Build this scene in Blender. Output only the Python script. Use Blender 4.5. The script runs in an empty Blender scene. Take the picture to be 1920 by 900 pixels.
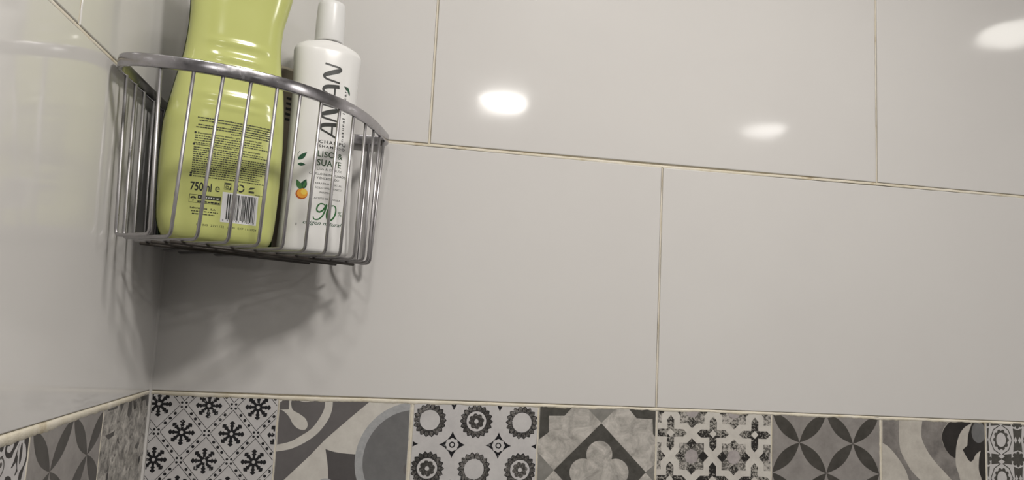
import bpy, bmesh, math, random
from mathutils import Vector, Matrix
from mathutils.geometry import tessellate_polygon
random.seed(7)
C = bpy.context.scene.collection
S = bpy.context.scene
PI = math.pi
# ------------------------------------------------------------------ camera, world, exposure, lamps
CAM = (0.24708, -0.88442, 0.08945); ROT = (1.685792, -0.048457, -0.171359); FPX = 1390.1
cd = bpy.data.cameras.new('camera'); cam = bpy.data.objects.new('camera', cd); C.objects.link(cam)
cam.location = CAM; cam.rotation_euler = ROT
cd.sensor_width = 36; cd.lens = FPX / 1920 * 36; cd.clip_start = .01; cd.clip_end = 50
S.camera = cam
S.view_settings.view_transform = 'Standard'; S.view_settings.look = 'None'
S.view_settings.gamma = 1; S.view_settings.use_curve_mapping = False
S.view_settings.exposure = 0.0
w = bpy.data.worlds.new('world'); S.world = w; w.use_nodes = True
w.node_tree.nodes['Background'].inputs[0].default_value = (.9, .95, 1, 1)
w.node_tree.nodes['Background'].inputs[1].default_value = 0.02
CEIL, FLOOR, XR, YF = .99, -1.25, 2.7, -3.1          # room size (m); the tile band's top edge is z = 0
# (x, y, radius, radiance, colour, label)
LAMPS = [
 (.640, -.800, .086, 163, (1, .955, .90), 'round recessed ceiling lamp nearest the corner, the strongest, its glint above the frame'),
 (.17, -.78, .050, 110, (1, .965, .92), 'small round recessed ceiling lamp close to the left wall, above the wire shelf'),
 (.668, -2.02, .088, 56, (1, .965, .92), 'round recessed ceiling lamp whose bright glint shows left of centre in the tiles'),
 (1.845, -2.07, .098, 12, (1, .97, .93), 'round recessed ceiling lamp whose narrow glint shows right of centre in the tiles'),
 (1.985, -.885, .105, 8, (1, .97, .90), 'round recessed ceiling lamp whose cream glint shows at the right edge of the tiles'),
 (2.46, -1.02, .100, 118, (1, .965, .92), 'unseen ceiling lamp added next to the right wall to brighten the left wall, outside every glint in the tiles'),  # added light with no visible source, lifts the left wall
]

# ------------------------------------------------------------------ helpers
def rayhit(px, py, axis):                               # point of the wall plane (axis 0: x=0, axis 1: y=0) measured in the photograph
    d = ROTM @ Vector(((px - 960) / FPX, -(py - 450) / FPX, -1))
    t = -CAM[axis] / d[axis]
    return Vector(CAM) + t * d
from mathutils import Euler
ROTM = Euler(ROT, 'XYZ').to_matrix()
def WB(px, py): p = rayhit(px, py, 1); return (p.x, p.z)
def WL(px, py): p = rayhit(px, py, 0); return (p.y, p.z)

def link(name, me, parent=None):
    o = bpy.data.objects.new(name, me); C.objects.link(o)
    if parent: o.parent = parent
    return o
def mesh(name, verts, faces, mats, parent=None, smooth=False, fm=None, recalc=True):
    me = bpy.data.meshes.new(name); me.from_pydata(verts, [], faces)
    for m in (mats if isinstance(mats, (list, tuple)) else [mats]): me.materials.append(m)
    if fm: me.polygons.foreach_set('material_index', fm)
    if recalc:
        bm = bmesh.new(); bm.from_mesh(me); bmesh.ops.recalc_face_normals(bm, faces=bm.faces); bm.to_mesh(me); bm.free()
    if smooth: me.polygons.foreach_set('use_smooth', [True] * len(me.polygons))
    me.update()
    return link(name, me, parent)
def empty(name, loc, label, cat, group=None, rz=0):
    o = bpy.data.objects.new(name, None); C.objects.link(o); o.location = loc; o.rotation_euler = (0, 0, rz)
    o.empty_display_size = .02
    o['label'] = label; o['category'] = cat
    if group: o['group'] = group
    return o
def lerp(x, xs, ys):
    if x <= xs[0]: return ys[0]
    for i in range(1, len(xs)):
        if x <= xs[i]:
            t = (x - xs[i-1]) / (xs[i] - xs[i-1]); return ys[i-1] + t * (ys[i] - ys[i-1])
    return ys[-1]
def smoothlerp(x, pts):                                 # monotone-ish cubic through (x, y) pairs
    n = len(pts)
    if x <= pts[0][0]: return pts[0][1]
    if x >= pts[-1][0]: return pts[-1][1]
    for i in range(1, n):
        if x <= pts[i][0]:
            x0, y0 = pts[i-1]; x1, y1 = pts[i]; h = x1 - x0
            def sl(k):
                if k == 0 or k == n-1: return 0 if k == 0 else (pts[-1][1]-pts[-2][1])/(pts[-1][0]-pts[-2][0])
                a = (pts[k][1]-pts[k-1][1])/(pts[k][0]-pts[k-1][0]); b = (pts[k+1][1]-pts[k][1])/(pts[k+1][0]-pts[k][0])
                return 0 if a*b <= 0 else 2*a*b/(a+b)
            t = (x-x0)/h
            return (2*t**3-3*t*t+1)*y0 + (t**3-2*t*t+t)*h*sl(i-1) + (-2*t**3+3*t*t)*y1 + (t**3-t*t)*h*sl(i)
def catmull(P, per=6, closed=False):
    out = []; n = len(P)
    rng = range(n if closed else n-1)
    for i in rng:
        g = (lambda k: P[k % n]) if closed else (lambda k: P[max(0, min(n-1, k))])
        a, b, c, d = (Vector(g(i+k)) for k in (-1, 0, 1, 2))
        for j in range(per):
            t = j/per
            out.append(.5*((2*b) + (c-a)*t + (2*a-5*b+4*c-d)*t*t + (3*b-a-3*c+d)*t**3))
    if not closed: out.append(Vector(P[-1]))
    return out

# ------------------------------------------------------------------ materials
def principled(name, col, rough=.5, metal=0, **kw):
    m = bpy.data.materials.new(name); m.use_nodes = True
    b = m.node_tree.nodes['Principled BSDF']
    b.inputs['Base Color'].default_value = (*col, 1); b.inputs['Roughness'].default_value = rough; b.inputs['Metallic'].default_value = metal
    for k, v in kw.items(): b.inputs[k.replace('_', ' ')].default_value = v
    return m
def nodes(m): return m.node_tree.nodes, m.node_tree.links, m.node_tree.nodes['Principled BSDF']
def coords(m, scale=(1, 1, 1)):
    N, L, b = nodes(m); tc = N.new('ShaderNodeTexCoord'); mp = N.new('ShaderNodeMapping')
    mp.inputs['Scale'].default_value = scale; L.new(tc.outputs['Object'], mp.inputs['Vector']); return mp.outputs[0]
def noise(m, scale, detail=3, rough=.5, co=None, dist=0):
    N, L, b = nodes(m); n = N.new('ShaderNodeTexNoise'); n.inputs['Scale'].default_value = scale
    n.inputs['Detail'].default_value = detail; n.inputs['Roughness'].default_value = rough; n.inputs['Distortion'].default_value = dist
    L.new(co if co is not None else coords(m), n.inputs['Vector']); return n.outputs['Fac']
def ramp(m, fac, stops):
    N, L, b = nodes(m); r = N.new('ShaderNodeValToRGB'); e = r.color_ramp.elements
    while len(e) < len(stops): e.new(.5)
    for i, (p, c) in enumerate(stops): e[i].position = p; e[i].color = (*c, 1)
    L.new(fac, r.inputs[0]); return r.outputs[0]
def bump(m, fac, dist, strength=1):
    N, L, b = nodes(m); bp = N.new('ShaderNodeBump'); bp.inputs['Distance'].default_value = dist; bp.inputs['Strength'].default_value = strength
    L.new(fac, bp.inputs['Height']); L.new(bp.outputs[0], b.inputs['Normal'])
def lin(r, g, b):
    f = lambda c: (c/255/12.92) if c <= 10.3 else ((c/255+.055)/1.055)**2.4
    return (f(r), f(g), f(b))

M = {}
m = M['white_tile'] = principled('glazed_white_tile', (.66, .645, .63), .07, IOR=1.5)
N, L, b = nodes(m)
L.new(ramp(m, noise(m, 5, 4), [(.3, (.655, .640, .625)), (.7, (.675, .662, .645))]), b.inputs['Base Color'])
bump(m, noise(m, 9, 1.5, .4), .0011, .5)
L.new(ramp(m, noise(m, 7, 3), [(.35, (.055,)*3), (.7, (.095,)*3)]), b.inputs['Roughness'])
m = M['grout'] = principled('cream_grout', (.6, .55, .45), .75)
N, L, b = nodes(m)
L.new(ramp(m, noise(m, 28, 5, .65), [(.26, lin(178, 158, 122)), (.42, lin(214, 206, 186)), (.7, lin(228, 222, 210))]), b.inputs['Base Color'])
bump(m, noise(m, 420, 4, .7), .0006, .7)
M['silicone'] = principled('white_silicone', (.62, .605, .585), .35)
m = M['paint'] = principled('white_painted_plaster', (.40, .39, .38), .6); bump(m, noise(m, 60, 4), .0006, .4)
m = M['floor'] = principled('dark_grey_floor', (.10, .10, .10), .5); bump(m, noise(m, 30, 4), .0006, .4)
m = M['wire'] = principled('dull_chrome_wire', (.2, .2, .2), .3, 1)
N, L, b = nodes(m)
L.new(ramp(m, noise(m, 60, 2, .5), [(.35, (.38,)*3), (.7, (.48,)*3)]), b.inputs['Roughness'])
L.new(ramp(m, noise(m, 70, 5, .7), [(.3, (.36, .35, .35)), (.5, (.41, .40, .41)), (.75, (.45, .44, .45))]), b.inputs['Base Color'])
m = M['chrome'] = principled('worn_chrome', (.36, .355, .37), .16, 1)
N, L, b = nodes(m)
L.new(ramp(m, noise(m, 70, 5, .7), [(.35, (.17,)*3), (.6, (.25,)*3), (.78, (.40,)*3)]), b.inputs['Roughness'])
L.new(ramp(m, noise(m, 90, 5, .7), [(.3, (.38, .375, .375)), (.55, (.44, .43, .455)), (.8, (.49, .48, .50))]), b.inputs['Base Color'])
m = M['lime'] = principled('lime_green_plastic', lin(196, 201, 126), .15, IOR=1.5, Subsurface_Weight=.0)
bump(m, noise(m, 26, 1, .3), .0006, .3)
M['lime_cap'] = principled('green_cap_plastic', lin(120, 160, 60), .3)
M['white_plastic'] = principled('white_bottle_plastic', (.77, .765, .75), .3, IOR=1.47)
M['cap_plastic'] = principled('white_cap_plastic', (.76, .76, .75), .35)
M['ink'] = principled('black_print', (.018, .02, .018), .4)
M['ink_soft'] = principled('faded_black_print', (.045, .05, .028), .4)
M['ink_grey'] = principled('grey_print', lin(62, 66, 62), .4)
M['paper'] = principled('white_print', (.74, .74, .75), .4)
M['leaf'] = principled('dark_green_print', (.012, .075, .035), .4)
M['green_grey'] = principled('grey_green_print', (.03, .075, .03), .4)
M['leaf2'] = principled('mid_green_print', (.05, .17, .05), .4)
M['green_ink'] = principled('green_print', (.02, .13, .03), .4)
M['orange'] = principled('orange_print', (.80, .36, .04), .4)
M['orange2'] = principled('dark_orange_print', (.48, .10, .02), .4)
M['yellow'] = principled('yellow_print', (.85, .60, .10), .4)
M['carton'] = principled('grey_card', lin(128, 120, 102), .6)
def lift(c): return tuple(min(.8, v*(1+.26*min(1, max(0, (sum(c)/3-.05)/.25)))) for v in c)
def stone(name, c1, c2, sc=60, rough=.28, dist=0):      # mottled cement-look glaze
    c1, c2 = lift(c1), lift(c2)
    m = principled(name, c1, rough); N, L, b = nodes(m)
    L.new(ramp(m, noise(m, sc, 7, .72, dist=dist), [(.32, c1), (.66, c2)]), b.inputs['Base Color']); M[name] = m; return m
def worn(name, ink, base, sc=320, lo=.57, hi=.60, patch=24, rough=.28):   # print with grains rubbed off in patches
    base = lift(base)
    m = principled(name, ink, rough); N, L, b = nodes(m)
    a = noise(m, sc, 3, .7); p = noise(m, patch, 2, .5)
    mul = N.new('ShaderNodeMath'); mul.operation = 'MULTIPLY'; L.new(a, mul.inputs[0])
    ma = N.new('ShaderNodeMath'); ma.operation = 'MULTIPLY_ADD'; ma.inputs[1].default_value = 1.1; ma.inputs[2].default_value = .48; L.new(p, ma.inputs[0])
    L.new(ma.outputs[0], mul.inputs[1])
    L.new(ramp(m, mul.outputs[0], [(lo, ink), (hi, base)]), b.inputs['Base Color']); M[name] = m; return m
G = lambda v: lin(v, v, v-2)
stone('tile_light', lin(172, 170, 170), lin(186, 184, 183), 40)
stone('tile_cream', lin(176, 172, 166), lin(192, 189, 182), 40)
stone('tile_dark', lin(96, 93, 93), lin(104, 101, 101), 30)
stone('tile_darker', lin(80, 77, 78), lin(90, 87, 87), 30)
stone('tile_ring', lin(140, 141, 143), lin(160, 161, 162), 120)
stone('tile_disc', lin(103, 103, 104), lin(114, 114, 114), 50)
stone('tile_mottle', lin(128, 125, 120), lin(186, 182, 176), 55, dist=.6)
stone('tile_charcoal', lin(66, 65, 61), lin(88, 86, 82), 90)
stone('tile_midgrey', lin(112, 111, 107), lin(134, 132, 127), 60)
stone('tile_petalbase', lin(122, 118, 115), lin(144, 140, 137), 25)
stone('tile_petal', lin(62, 60, 56), lin(82, 79, 75), 40)
stone('tile_wave', lin(158, 153, 146), lin(182, 178, 170), 40)
stone('tile_wave_grey', lin(104, 100, 98), lin(136, 132, 128), 45)
stone('tile_black', lin(40, 38, 37), lin(58, 55, 53), 40)
stone('tile_distress', lin(70, 68, 64), lin(182, 178, 171), 75, dist=.9)
worn('ink_worn', lin(28, 28, 32), lin(170, 168, 168), lo=.66, hi=.70)
worn('ink_gear', lin(62, 60, 58), lin(120, 117, 114), sc=420, lo=.46, hi=.64)
worn('ink_star', lin(45, 43, 42), lin(150, 147, 140), sc=380, lo=.54, hi=.60)
worn('grey_star', lin(92, 90, 86), lin(168, 164, 158), sc=300, lo=.45, hi=.60)
stone('tile_mauve', lin(140, 134, 134), lin(162, 156, 155), 70)

# ------------------------------------------------------------------ setting
def boxmesh(name, lo, hi, mat, parent=None):
    x0, y0, z0 = lo; x1, y1, z1 = hi
    v = [(x, y, z) for z in (z0, z1) for y in (y0, y1) for x in (x0, x1)]
    f = [(0, 1, 3, 2), (4, 5, 7, 6), (0, 1, 5, 4), (2, 3, 7, 6), (0, 2, 6, 4), (1, 3, 7, 5)]
    return mesh(name, v, f, mat, parent)
def struct(o, label=None):
    o['kind'] = 'structure'
    if label: o['label'] = label
    return o
REC = .0024                                              # grout lies this far behind the tile faces
wall_back = struct(boxmesh('wall_back', (-.10, REC, FLOOR), (XR, .08, CEIL), M['grout']), 'back wall of large glossy white tiles with cream grout')
wall_left = struct(boxmesh('wall_left', (-.10, YF, FLOOR), (-REC, REC, CEIL), M['grout']), 'left wall of large glossy white tiles meeting the back wall in the corner')
wall_right = struct(boxmesh('wall_right', (XR, YF-.1, FLOOR), (XR+.1, .08, CEIL), M['paint']), 'plain white wall right of the frame')
wall_front = struct(boxmesh('wall_front', (-.1, YF-.1, FLOOR), (XR, YF, CEIL), M['paint']), 'plain white wall behind the camera')
floor = struct(boxmesh('floor', (-.1, YF-.1, FLOOR-.1), (XR+.1, .08, FLOOR), M['floor']), 'dark grey floor below the frame')
ceiling = struct(boxmesh('ceiling', (-.1, YF-.1, CEIL), (XR+.1, .08, CEIL+.1), M['paint']), 'white ceiling above the frame')

def PB(a, z, d=0): return (a, -d, z)                    # point on the back wall, d out of it
def PL(a, z, d=0): return (d, a, z)                     # point on the left wall
def tile(P, c, mat, parent, name='tile', bev=.0009, thick=.0075, proud=0):
    """c: four (a, z) corners, counter-clockwise; a glazed tile with a rounded edge"""
    cx = sum(p[0] for p in c)/4; cz = sum(p[1] for p in c)/4
    def ring(ins, d):
        out = []
        for a, z in c:
            out.append(P(a + (ins if a < cx else -ins), z + (ins if z < cz else -ins), d))
        return out
    R = [ring(0, -thick), ring(0, proud-bev), ring(bev*.3, proud-bev*.3), ring(bev, proud)]
    v = [p for r in R for p in r]; f = [(3, 2, 1, 0)]
    for k in range(3):
        for i in range(4):
            j = (i+1) % 4; f.append((4*k+i, 4*k+j, 4*k+4+j, 4*k+4+i))
    f.append((12, 13, 14, 15))
    o = mesh(name, v, f, mat, parent)
    return o
# measured line of the big tiles' lower edge (a slight sag to the right) and of the next joint up
zb = lambda x: lerp(x, [0, .138, .286, .438, .587, .738, .89, 1.045, 1.2], [0, -.0014, -.0012, -.0015, -.0017, -.0026, -.0037, -.0050, -.0058])
zu = lambda x: lerp(x, [0, .24, .29, .58, .89, 1.11], [.3005, .2995, .3005, .2988, .3010, .3006])
GJ = .0024
rows = [(-1.245, -.945), (-.9426, -.6426), (-.6402, -.3402), (-.3378, -.1590)]
def bigrow(P, parent, zlo, zhi, joints, gj=GJ, proud=0):
    for a0, a1 in zip(joints[:-1], joints[1:]):
        h = gj/2; l, r = a0+h, a1-h
        tile(P, [(l, zlo(l)), (r, zlo(r)), (r, zhi(r)), (l, zhi(l))], M['white_tile'], parent, proud=proud)
k = lambda v: (lambda x: v)
c0 = .0012-GJ/2
for i, (z0, z1) in enumerate(rows):
    off = .285 if i % 2 else .585
    bigrow(PB, wall_back, k(z0), k(z1), [c0, off] + [off+.602*j for j in range(1, 4)] + [XR])
    bigrow(PL, wall_left, k(z0), k(z1), [YF, -2.69+.3*(i % 2), -2.09+.3*(i % 2), -1.48+.3*(i % 2), -.88+.3*(i % 2), -.28+(.0 if i % 2 == 0 else .0), -.0003] if i % 2 == 0 else [YF, -2.39, -1.79, -1.185, -.583, -.0003])
bigrow(PB, wall_back, zb, lambda x: zu(x)-.0000, [c0, .5850, 1.1870, 1.79, 2.39, XR], .0026)
bigrow(PB, wall_back, lambda x: zu(x)+.0034, k(.6015), [c0, .2878, .8880, 1.49, 2.09, XR], .0030, .0003)
bigrow(PB, wall_back, k(.6041), k(.9035), [c0, .5850, 1.1870, 1.79, 2.39, XR])
bigrow(PB, wall_back, k(.9061), k(.988), [c0, .2878, .8880, 1.49, 2.09, XR])
bigrow(PL, wall_left, k(.0003), k(.3015), [YF, -2.39, -1.79, -1.185, -.583, -.0003])
bigrow(PL, wall_left, k(.3050), k(.6035), [YF, -2.69, -2.09, -1.486, -.884, -.2825, -.0003], .0034, .0003)
bigrow(PL, wall_left, k(.6060), k(.9035), [YF, -2.39, -1.79, -1.185, -.583, -.0003])
bigrow(PL, wall_left, k(.9061), k(.988), [YF, -2.69, -2.09, -1.486, -.884, -.2825, -.0003])

# cream grout bead along the top of the patterned band, with a ragged lower edge lapping over the tiles
def bead(P, x0, x1, ztop, hgt, d, parent, n=500, seed=1, groove=.0007):
    rnd = random.Random(seed); v = []; f = []; walk = 0
    for i in range(n+1):
        a = x0+(x1-x0)*i/n
        walk = walk*.86 + rnd.uniform(-.00032, .00032)
        h = hgt(a)+(walk if d > 0 else walk*.15)+rnd.uniform(-.00008, .00008)
        zt = ztop(a)-groove*(1+walk*900*.35)
        v += [P(a, zt, -REC), P(a, zt-.0001, -.0005), P(a, zt-h*.35, d), P(a, zt-h+.0003, d), P(a, zt-h, -.0004)]
        if i:
            q = 5*i
            for j in range(4): f.append((q+j, q+j+1, q-4+j, q-5+j))
    return mesh('grout_bead', v, f, M['grout'], parent, smooth=True)
hg = lambda a: .0042 if a < .14 else lerp(a, [.14, .29, .45, .6, .9, 1.2], [.0048, .0048, .0036, .0034, .0040, .0036])
bead(PB, .001, 1.6, zb, hg, .0001, wall_back, 900, 3)
bead(PL, -.55, -.0005, k(.0003), lambda a: lerp(a, [-.4, -.28, -.14, 0], [.0085, .0082, .0060, .0040]), .0001, wall_left, 400, 5)
# beads in the joints between the big tiles, each leaving a thin dark groove along one side
PBv = lambda z, a, d=0: PB(a, z, d)
PLv = lambda z, a, d=0: PL(a, z, d)
bead(PB, .001, XR-.01, lambda a: zu(a)+.0034, lambda a: .0031, -.0003, wall_back, 700, 11, .0006)
bead(PL, -1.2, -.0005, k(.3050), lambda a: .0029, -.0003, wall_left, 500, 12, .0006)
for j, a in enumerate((.2878, .8880, 1.49)): bead(PBv, .3025, .6020, k(a+.0013), lambda z: .0021, -.0003, wall_back, 200, 21+j, .0005)
for j, a in enumerate((.5850, 1.1870)): bead(PBv, -.0010, .3000, k(a+.0012), lambda z: .0018, -.0003, wall_back, 200, 31+j, .0005)
bead(PLv, .3050, .6035, k(-.2825+.0017), lambda z: .0028, -.0003, wall_left, 200, 41, .0005)
bead(PLv, .0003, .3015, k(-.583+.0012), lambda z: .0018, -.0003, wall_left, 200, 42, .0005)
# fillings between the patterned tiles (wide cream joints and thin pale ones)
for j, (x0, x1) in enumerate(((.1367, .1381), (.2855, .2895), (.4367, .4385), (.5849, .5867), (.7375, .7393), (.8885, .8923), (1.0439, 1.0457), (1.1949, 1.1967))):
    bead(PBv, -.155, zb(x0)-.0022, k(x1), lambda z, w_=x1-x0: w_+.0002, .00002, wall_back, 160, 51+j, 0)
for j, (x0, x1) in enumerate(((-.1362, -.1344), (-.2816, -.2789), (-.4307, -.4289))):
    bead(PLv, -.155, -.0030, k(x1), lambda z, w_=x1-x0: w_+.0002, .00002, wall_left, 160, 71+j, 0)
# corner joint
cj = [(-.0004, -.0026), (.0001, -.0014), (.0004, -.0006), (.0012, -.0002), (.0022, .0003)]
v = []; f = []
for i in range(60):
    z = FLOOR+.001+(CEIL-FLOOR-.002)*i/59
    v += [(x, y, z) for x, y in cj]
    if i: q = 5*i; f += [(q+j, q+j+1, q+j-4, q+j-5) for j in range(4)]
mesh('corner_joint', v, f, M['silicone'], wall_back, smooth=True)

# ------------------------------------------------------------------ patterned band: tiles and their printed patterns
def clip(poly, x0, x1, z0, z1):
    for ax, lim, sg in ((0, x0, 1), (0, x1, -1), (1, z0, 1), (1, z1, -1)):
        out = []
        for i in range(len(poly)):
            p, q = poly[i-1], poly[i]; dp, dq = (p[ax]-lim)*sg, (q[ax]-lim)*sg
            if (dp >= 0) != (dq >= 0):
                t = dp/(dp-dq); out.append((p[0]+t*(q[0]-p[0]), p[1]+t*(q[1]-p[1])))
            if dq >= 0: out.append(q)
        poly = out
        if len(poly) < 3: return []
    return poly
class Print:                                            # flat print collected as polygons on one tile, in layers 0.03 mm apart
    def __init__(s, P, x0, x1, z0, z1): s.P = P; s.b = (x0+.0009, x1-.0009, z0+.0009, z1-.0009); s.v = []; s.f = []; s.m = []; s.mats = []; s.k = 0
    def poly(s, pts, mat, layer=1):
        pts = clip([tuple(p) for p in pts], *s.b)
        if len(pts) < 3: return
        if mat not in s.mats: s.mats.append(mat)
        mi = s.mats.index(mat); n = len(s.v); s.k += 1; d = .00003*layer + .0000006*(s.k % 31)
        s.v += [s.P(a, z, d) for a, z in pts]
        for t in tessellate_polygon([[Vector((p[0], p[1], 0)) for p in pts]]):
            s.f.append(tuple(n+i for i in t)); s.m.append(mi)
    def disc(s, c, r, mat, layer=1, rz=None, n=28): s.poly([(c[0]+r*math.cos(2*PI*i/n), c[1]+(rz or r)*math.sin(2*PI*i/n)) for i in range(n)], mat, layer)
    def line(s, a, b, w, mat, layer=1):
        d = Vector((b[0]-a[0], b[1]-a[1])); 
        if d.length == 0: return
        q = Vector((-d.y, d.x)).normalized()*w/2
        s.poly([(a[0]+q.x, a[1]+q.y), (b[0]+q.x, b[1]+q.y), (b[0]-q.x, b[1]-q.y), (a[0]-q.x, a[1]-q.y)], mat, layer)
    def arc(s, c, r0, r1, a0, a1, mat, layer=1, n=40):
        for i in range(n):
            t0 = a0+(a1-a0)*i/n; t1 = a0+(a1-a0)*(i+1)/n
            s.poly([(c[0]+r*math.cos(t), c[1]+r*math.sin(t)) for r, t in ((r0, t0), (r1, t0), (r1, t1), (r0, t1))], mat, layer)
    def build(s, parent):
        if not s.f: return
        # face each polygon outwards
        o = mesh('printed_pattern', s.v, s.f, [M[k_] for k_ in s.mats], parent, fm=s.m, recalc=False)
        n = Vector(s.P(0, 0, 1)) - Vector(s.P(0, 0, 0)); bm = bmesh.new(); bm.from_mesh(o.data); bm.normal_update()
        bmesh.ops.reverse_faces(bm, faces=[q for q in bm.faces if q.normal.dot(n) < 0]); bm.to_mesh(o.data); bm.free()
        return o
def cr(ox, oy, sc, W):                                  # crop pixels of a zoomed view -> wall coordinates
    return lambda x, y: W(ox+x/sc, oy+y/sc)
def PTS(K, s): return [K(*map(float, p.split(','))) for p in s.split()]
BH = .1500
def bandtile(P, parent, a0, a1, ztop, base, label):
    z1 = ztop; z0 = -.1560
    o = tile(P, [(a0, z0), (a1, z0), (a1, z1), (a0, z1)], M[base], parent, name='patterned_tile', bev=.0006)
    o['label'] = label
    return o, Print(P, a0, a1, z0, z1)

# --- snowflake tile
o, p = bandtile(PB, wall_back, .0024, .1368, -.0030, 'tile_light', 'patterned tile in the corner: black snowflakes in a dotted diamond lattice')
K = cr(260, 720, 3.692, WB)
n00 = Vector(K(470, 340)); ux = (Vector(K(810, 345))-Vector(K(120, 325)))/2; uz = (Vector(K(300, 140))-Vector(K(275, 525)))
uz = Vector((0, uz.length)); ux = Vector((ux.length, -.0004))
node = lambda i, j: n00 + ux*i + uz*j
def snow(c, R, rot=0, wornk='ink_worn'):
    for a in range(8):
        t = a*PI/4+rot; d = Vector((math.sin(t), math.cos(t))); q = Vector((d.y, -d.x)); c2 = Vector(c)
        p.line(c2+d*R*.12, c2+d*R*.92, R*.20, wornk, 1)
        for rr, ln in ((.50, .14), (.72, .17)):
            for sg in (-1, 1): p.line(c2+d*R*rr, c2+d*R*(rr+.15)+q*sg*R*ln, R*.13, wornk, 1)
        p.disc(c2+d*R*.86, R*.13, wornk, 1, n=10)
        p.disc(c2+d*R*.36, R*.11, wornk, 1, n=10)
    p.disc(c, R*.32, wornk, 1, n=20); p.disc(c, R*.13, 'tile_light', 2, n=14)
for i in range(-3, 4):
    for j in range(-4, 3):
        for h in (0, .5):
            nd = node(i+h, j+h)
            if abs(h-.5) < .1 or True:
                for sx, sz in ((1, 1), (1, -1)):
                    e = nd+(ux*.5*sx+uz*.5*sz); d = e-nd; q = Vector((-d.y, d.x)).normalized()*.0028
                    for sg in (-1, 1): p.line(nd+d*.07+q*sg, e-d*.07+q*sg, .00062, 'ink_worn', 1)
                    for t in (.32, .5, .68): p.disc(nd+d*t, .0017, 'ink_worn', 1, n=12)
                for dx, dz in ((1, 1), (1, -1), (-1, 1), (-1, -1)): p.disc(nd+Vector((dx, dz))*.0023, .0014, 'ink_worn', 1, n=8)
                snow(nd+ux*.5, .0140, rot=.0 if h else .02)
p.build(o)

# --- bold curves tile
o, p = bandtile(PB, wall_back, .1380, .2856, -.0042, 'tile_cream', 'patterned tile with a pale teardrop, bold grey bands and a large ringed disc')
def smooth_poly(K, s, per=5): return [tuple(q) for q in catmull([Vector((*K(*map(float, t.split(','))), 0)) for t in s.split()], per, True)]
P2 = lambda s: PTS(K, s)
def curve(s, per=5): return [(q.x, q.y) for q in catmull([Vector((*K(*map(float, t.split(','))), 0)) for t in s.split()], per)]
p.poly(P2('978,60 1292,60') + curve('1292,110 1285,170 1250,240 1195,310 1120,360 1050,398 958,420'), 'tile_dark', 1)
p.poly(curve('975,178 1000,185 1040,225 1070,280 1110,312 1150,317 1170,285 1155,240 1110,205 1068,180 1056,140 1062,112 1090,108 1140,124 1185,122 1235,106 1290,100')+P2('1290,60 1035,60 1042,120 1040,175'), 'tile_cream', 2)
p.poly(P2('978,60 1015,60')+P2('1012,98 985,125 978,125'), 'tile_cream', 2)
p.poly(curve('1345,80 1340,170 1310,250 1240,340 1150,405 1050,450 945,468')+P2('930,760 1000,668 1180,500 1290,385')+curve('1290,385 1400,290 1500,205 1612,112')+P2('1612,80'), 'tile_dark', 1)
cc = Vector(K(1905, 535)); RO = (Vector(K(1495, 535))-cc).length
p.disc(cc, RO, 'tile_ring', 2, n=90); p.disc(cc, RO*.868, 'tile_disc', 3, n=90); p.disc(Vector(K(1880, 590)), RO*.12, 'tile_dark', 4, n=30)
p.poly(curve('1293,450 1340,466 1400,478 1500,487')+P2('1500,560 1560,700 1620,800 1310,800')+curve('1310,800 1312,640 1308,560 1293,450'), 'tile_darker', 1)
p.poly(curve('1225,700 1260,662 1310,655 1350,680 1380,720'), 'tile_ring', 1)
p.build(o)

# --- sunflower tile
o, p = bandtile(PB, wall_back, .2894, .4368, -.0034, 'tile_light', 'patterned tile with rows of dark sunflower rings and small four-point stars')
K = cr(760, 740, 3.918, WB)
def gear(c, inner):
    c = Vector(c); u = .0001
    R = abs(K(517+118, 195)[0]-K(517, 195)[0]); npet = 18
    for i in range(npet):
        t = 2*PI*i/npet; d = Vector((math.cos(t), math.sin(t))); q = Vector((-d.y, d.x))
        tip = [c+d*R*.66-q*R*.13, c+d*R*.80-q*R*.155, c+d*R*.90-q*R*.14, c+d*R*.97-q*R*.07, c+d*R*1.03, c+d*R*.97+q*R*.07, c+d*R*.90+q*R*.14, c+d*R*.80+q*R*.155, c+d*R*.66+q*R*.13]
        p.poly(tip, 'ink_worn', 1)
        p.poly([c+d*R*.68-q*R*.09, c+d*R*.82-q*R*.115, c+d*R*.90-q*R*.09, c+d*R*.97, c+d*R*.90+q*R*.09, c+d*R*.82+q*R*.115, c+d*R*.68+q*R*.09], 'ink_gear', 2)
    p.disc(c, R*.78, 'ink_gear', 1, n=40); p.disc(c, R*.64, 'ink_worn', 3, n=40); p.disc(c, R*.61, 'tile_light', 4, n=40)
    if inner:
        for i in range(8):
            t = 2*PI*i/8+.2; p.disc(c+Vector((math.cos(t), math.sin(t)))*R*.33, R*.155, 'ink_gear', 5, n=14)
        p.disc(c, R*.36, 'ink_gear', 6, n=24); p.disc(c, R*.13, 'tile_light', 7, n=16)
dx = (K(857, 200)[0]-K(180, 190)[0])/2; dz = K(180, 190)[1]-K(160, 545)[1]
gx0, gz0 = K(180, 190); gz0 = K(517, 196)[1]
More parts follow.
